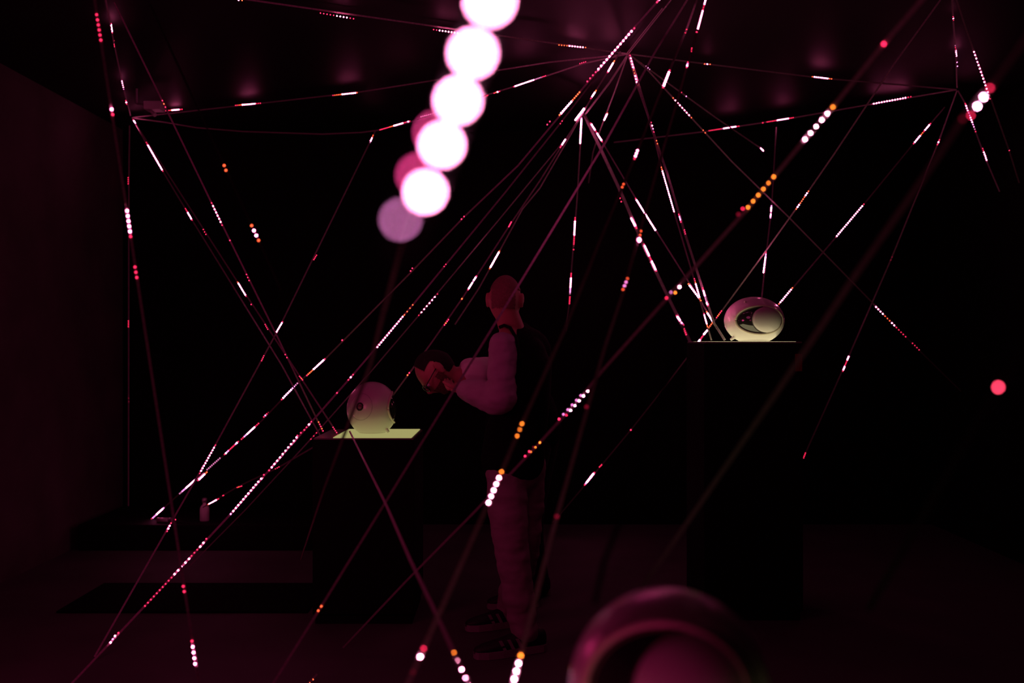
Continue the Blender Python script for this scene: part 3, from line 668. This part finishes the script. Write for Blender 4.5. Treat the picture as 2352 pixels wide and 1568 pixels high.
sl = remesh(chain([shl+Vector((-.004, -.012, -.008)), shl.lerp(ell, .25), shl.lerp(ell, .6), ell+Vector((.0, 0, .0)), ell.lerp(wrl, .55), wrl+(ell-wrl)*.08], [.064, .066, .067, .073, .067, .050]), .007, 3)
o = obj('left_sleeve'.replace('left_', ''), rel(folds(sl, .007, 16), c0), M_SHIRT, A, True); o['label'] = 'pale knitted sleeve bent at the elbow'
sl = remesh(chain([shr, shr.lerp(elr, .5), elr, elr.lerp(wrr, .5), wrr+(elr-wrr)*.1], [.066, .066, .062, .055, .042]), .008, 2)
obj('sleeve', rel(folds(sl, .007, 16), c0), M_SHIRT, A, True)
bm = bmesh.new(); tube(bm, [P(1146, 752, 4.66), P(1158, 747, 4.66), P(1172, 752, 4.63), P(1185, 775, 4.60), P(1196, 830, 4.585)], .008, 8)
obj('strap', rel(bm, c0), M_BLACK, A, True)
shoe(A, c0, anl, Vector((P(1250, 1480, 4.68).x, 4.72, .02)), Vector((P(1090, 1480, 4.62).x, 4.58, .02)))
shoe(A, c0, anr, Vector((P(1215, 1400, 5.12).x, 5.16, .02)), Vector((P(1072, 1400, 5.12).x, 5.02, .02)))

# ---- person bending forward behind him
c0 = Vector((P(1215, 1400, 5.45).x, 5.45, 0))
B = thing('person', 'bearded person with glasses bending down over the left helmet', 'person', c0)
HM = frame(P(1004, 852, 4.98), Vector((-.52, -.12, -.85)), Vector((-.85, -.02, .50)))
neckt = P(1042, 868, 5.0); neckb = P(1098, 866, 5.05); chest = P(1150, 880, 5.27); waist = P(1205, 930, 5.42); pelv = P(1228, 985, 5.52)
shl = P(1142, 874, 5.12); ell = P(1150, 1000, 5.24); wrl = P(1178, 1110, 5.36)
shr = P(1142, 866, 5.36); elr = P(1140, 985, 5.58); wrr = P(1165, 1100, 5.6)
hil = P(1225, 1010, 5.48); knl = P(1195, 1210, 5.50); anl = P(1215, 1365, 5.5)
hir = P(1240, 1010, 5.64); knr = P(1215, 1200, 5.7); anr = P(1235, 1345, 5.72)
V = [pelv, waist, chest, neckb, neckt, shl, ell, wrl, shr, elr, wrr, hil, knl, anl, hir, knr, anr]
hd1 = hand_bm(wrl, Vector((-.1, 0, -1)), Vector((0, .6, -.6)), 1, .5)
hd2 = hand_bm(wrr, Vector((-.1, 0, -1)), Vector((0, -.6, -.6)), -1, .5)
body = person_body(*V, HM, [head_bm(HM), ear_bm(HM, 1), ear_bm(HM, -1), hd1, hd2])
obj('body', rel(body, c0), M_SKIN, B, True)
hair = head_bm(HM, lambda d: (d.z > .42 and d.y < .42) or (d.y < -.22 and d.z > -.5), 1.04)
obj('hair', rel(hair, c0), mat('black_hair', (.01, .006, .006), .9, noise=.5, scale=120, bump=.4), B, True)
beard = head_bm(HM, lambda d: d.z < -.30 and d.y > -.05 and not (abs(d.x) < .25 and d.z > -.62 and d.y > .5) or (d.z < .0 and abs(d.x) > .80 and -.05 < d.y < .35), 1.06)
o = obj('beard', rel(beard, c0), M_BEARD, B, True); o['label'] = 'full dark beard'
for sx in (-1, 1):
    bm = bmesh.new(); bmesh.ops.create_uvsphere(bm, u_segments=12, v_segments=8, radius=.012)
    for v in bm.verts: v.co = HM @ (v.co+Vector((sx*.031, .082, 0)))
    obj('eye', rel(bm, c0), M_EYE, B, True)
g = bpy.data.objects.new('glasses', None); col.objects.link(g)
tag(g, 'dark-framed glasses on the bending person, temple running to his ear', 'glasses'); g.location = HM @ Vector((0, .10, 0))
gc = g.location.copy()
for sx in (-1, 1):
    bm = bmesh.new(); n = 24
    tube(bm, [HM @ Vector((sx*(.033+.026*math.cos(a)), .104-.010*(.033+.026*math.cos(a)-.033)/.02*.6, -.002+.020*math.sin(a))) for a in [2*math.pi*k/n for k in range(n+1)]], .0028, 8)
    obj('lens_frame', rel(bm, gc), M_GLASS, g, True)
    bm = bmesh.new(); vs = [bm.verts.new(HM @ Vector((sx*(.033+.025*math.cos(a)), .103, -.002+.019*math.sin(a)))) for a in [2*math.pi*k/n for k in range(n)]]
    f_ = bm.faces.new(vs); ex = bmesh.ops.extrude_face_region(bm, geom=[f_]); off = (HM.to_3x3() @ Vector((0, .002, 0)))
    for v in ex['geom']:
        if isinstance(v, bmesh.types.BMVert): v.co += off
    bmesh.ops.recalc_face_normals(bm, faces=bm.faces)
    obj('lens', rel(bm, gc), M_LENS, g)
    bm = bmesh.new(); tube(bm, [HM @ Vector((sx*.059, .100, .004)), HM @ Vector((sx*.080, .085, .006)), HM @ Vector((sx*.086, .0, .010)), HM @ Vector((sx*.086, -.02, -.012))], .0026, 8)
    obj('temple', rel(bm, gc), M_GLASS, g, True)
bm = bmesh.new(); tube(bm, [HM @ Vector((-.009, .108, .004)), HM @ Vector((0, .112, .007)), HM @ Vector((.009, .108, .004))], .0026, 8); obj('bridge', rel(bm, gc), M_GLASS, g, True)
ts = remesh(chain([P(1083, 858, 5.02), P(1095, 860, 5.03), P(1112, 864, 5.08), P(1138, 872, 5.2)], [.076, .088, .102, .115]), .008, 2)
o = obj('tshirt', rel(folds(ts, .009, 14), c0), M_TSHIRT, B, True); o['label'] = 'white t-shirt collar'
jk = merge([chain([P(1152, 874, 5.24), chest+Vector((0, .03, 0)), waist, pelv], [.135, .155, .155, .15]),
            chain([P(1152, 876, 5.16), ell, ell.lerp(wrl, .9)], [.075, .062, .045]), chain([shr+Vector((.05, 0, 0)), elr, elr.lerp(wrr, .9)], [.075, .062, .045])])
obj('jacket', rel(remesh(jk, .009, 2), c0), M_VEST, B, True)
tr = merge([chain([pelv, hil, knl, anl], [.14, .11, .085, .07]), chain([pelv, hir, knr, anr], [.14, .11, .085, .07])])
obj('trousers', rel(remesh(tr, .010, 2), c0), mat('black_trousers', (.012, .011, .012), .9), B, True)
shoe(B, c0, anl, Vector((P(1240, 1400, 5.5).x, 5.52, .02)), Vector((P(1120, 1400, 5.5).x, 5.44, .02)), False)
shoe(B, c0, anr, Vector((P(1262, 1400, 5.72).x, 5.76, .02)), Vector((P(1150, 1400, 5.72).x, 5.70, .02)), False)
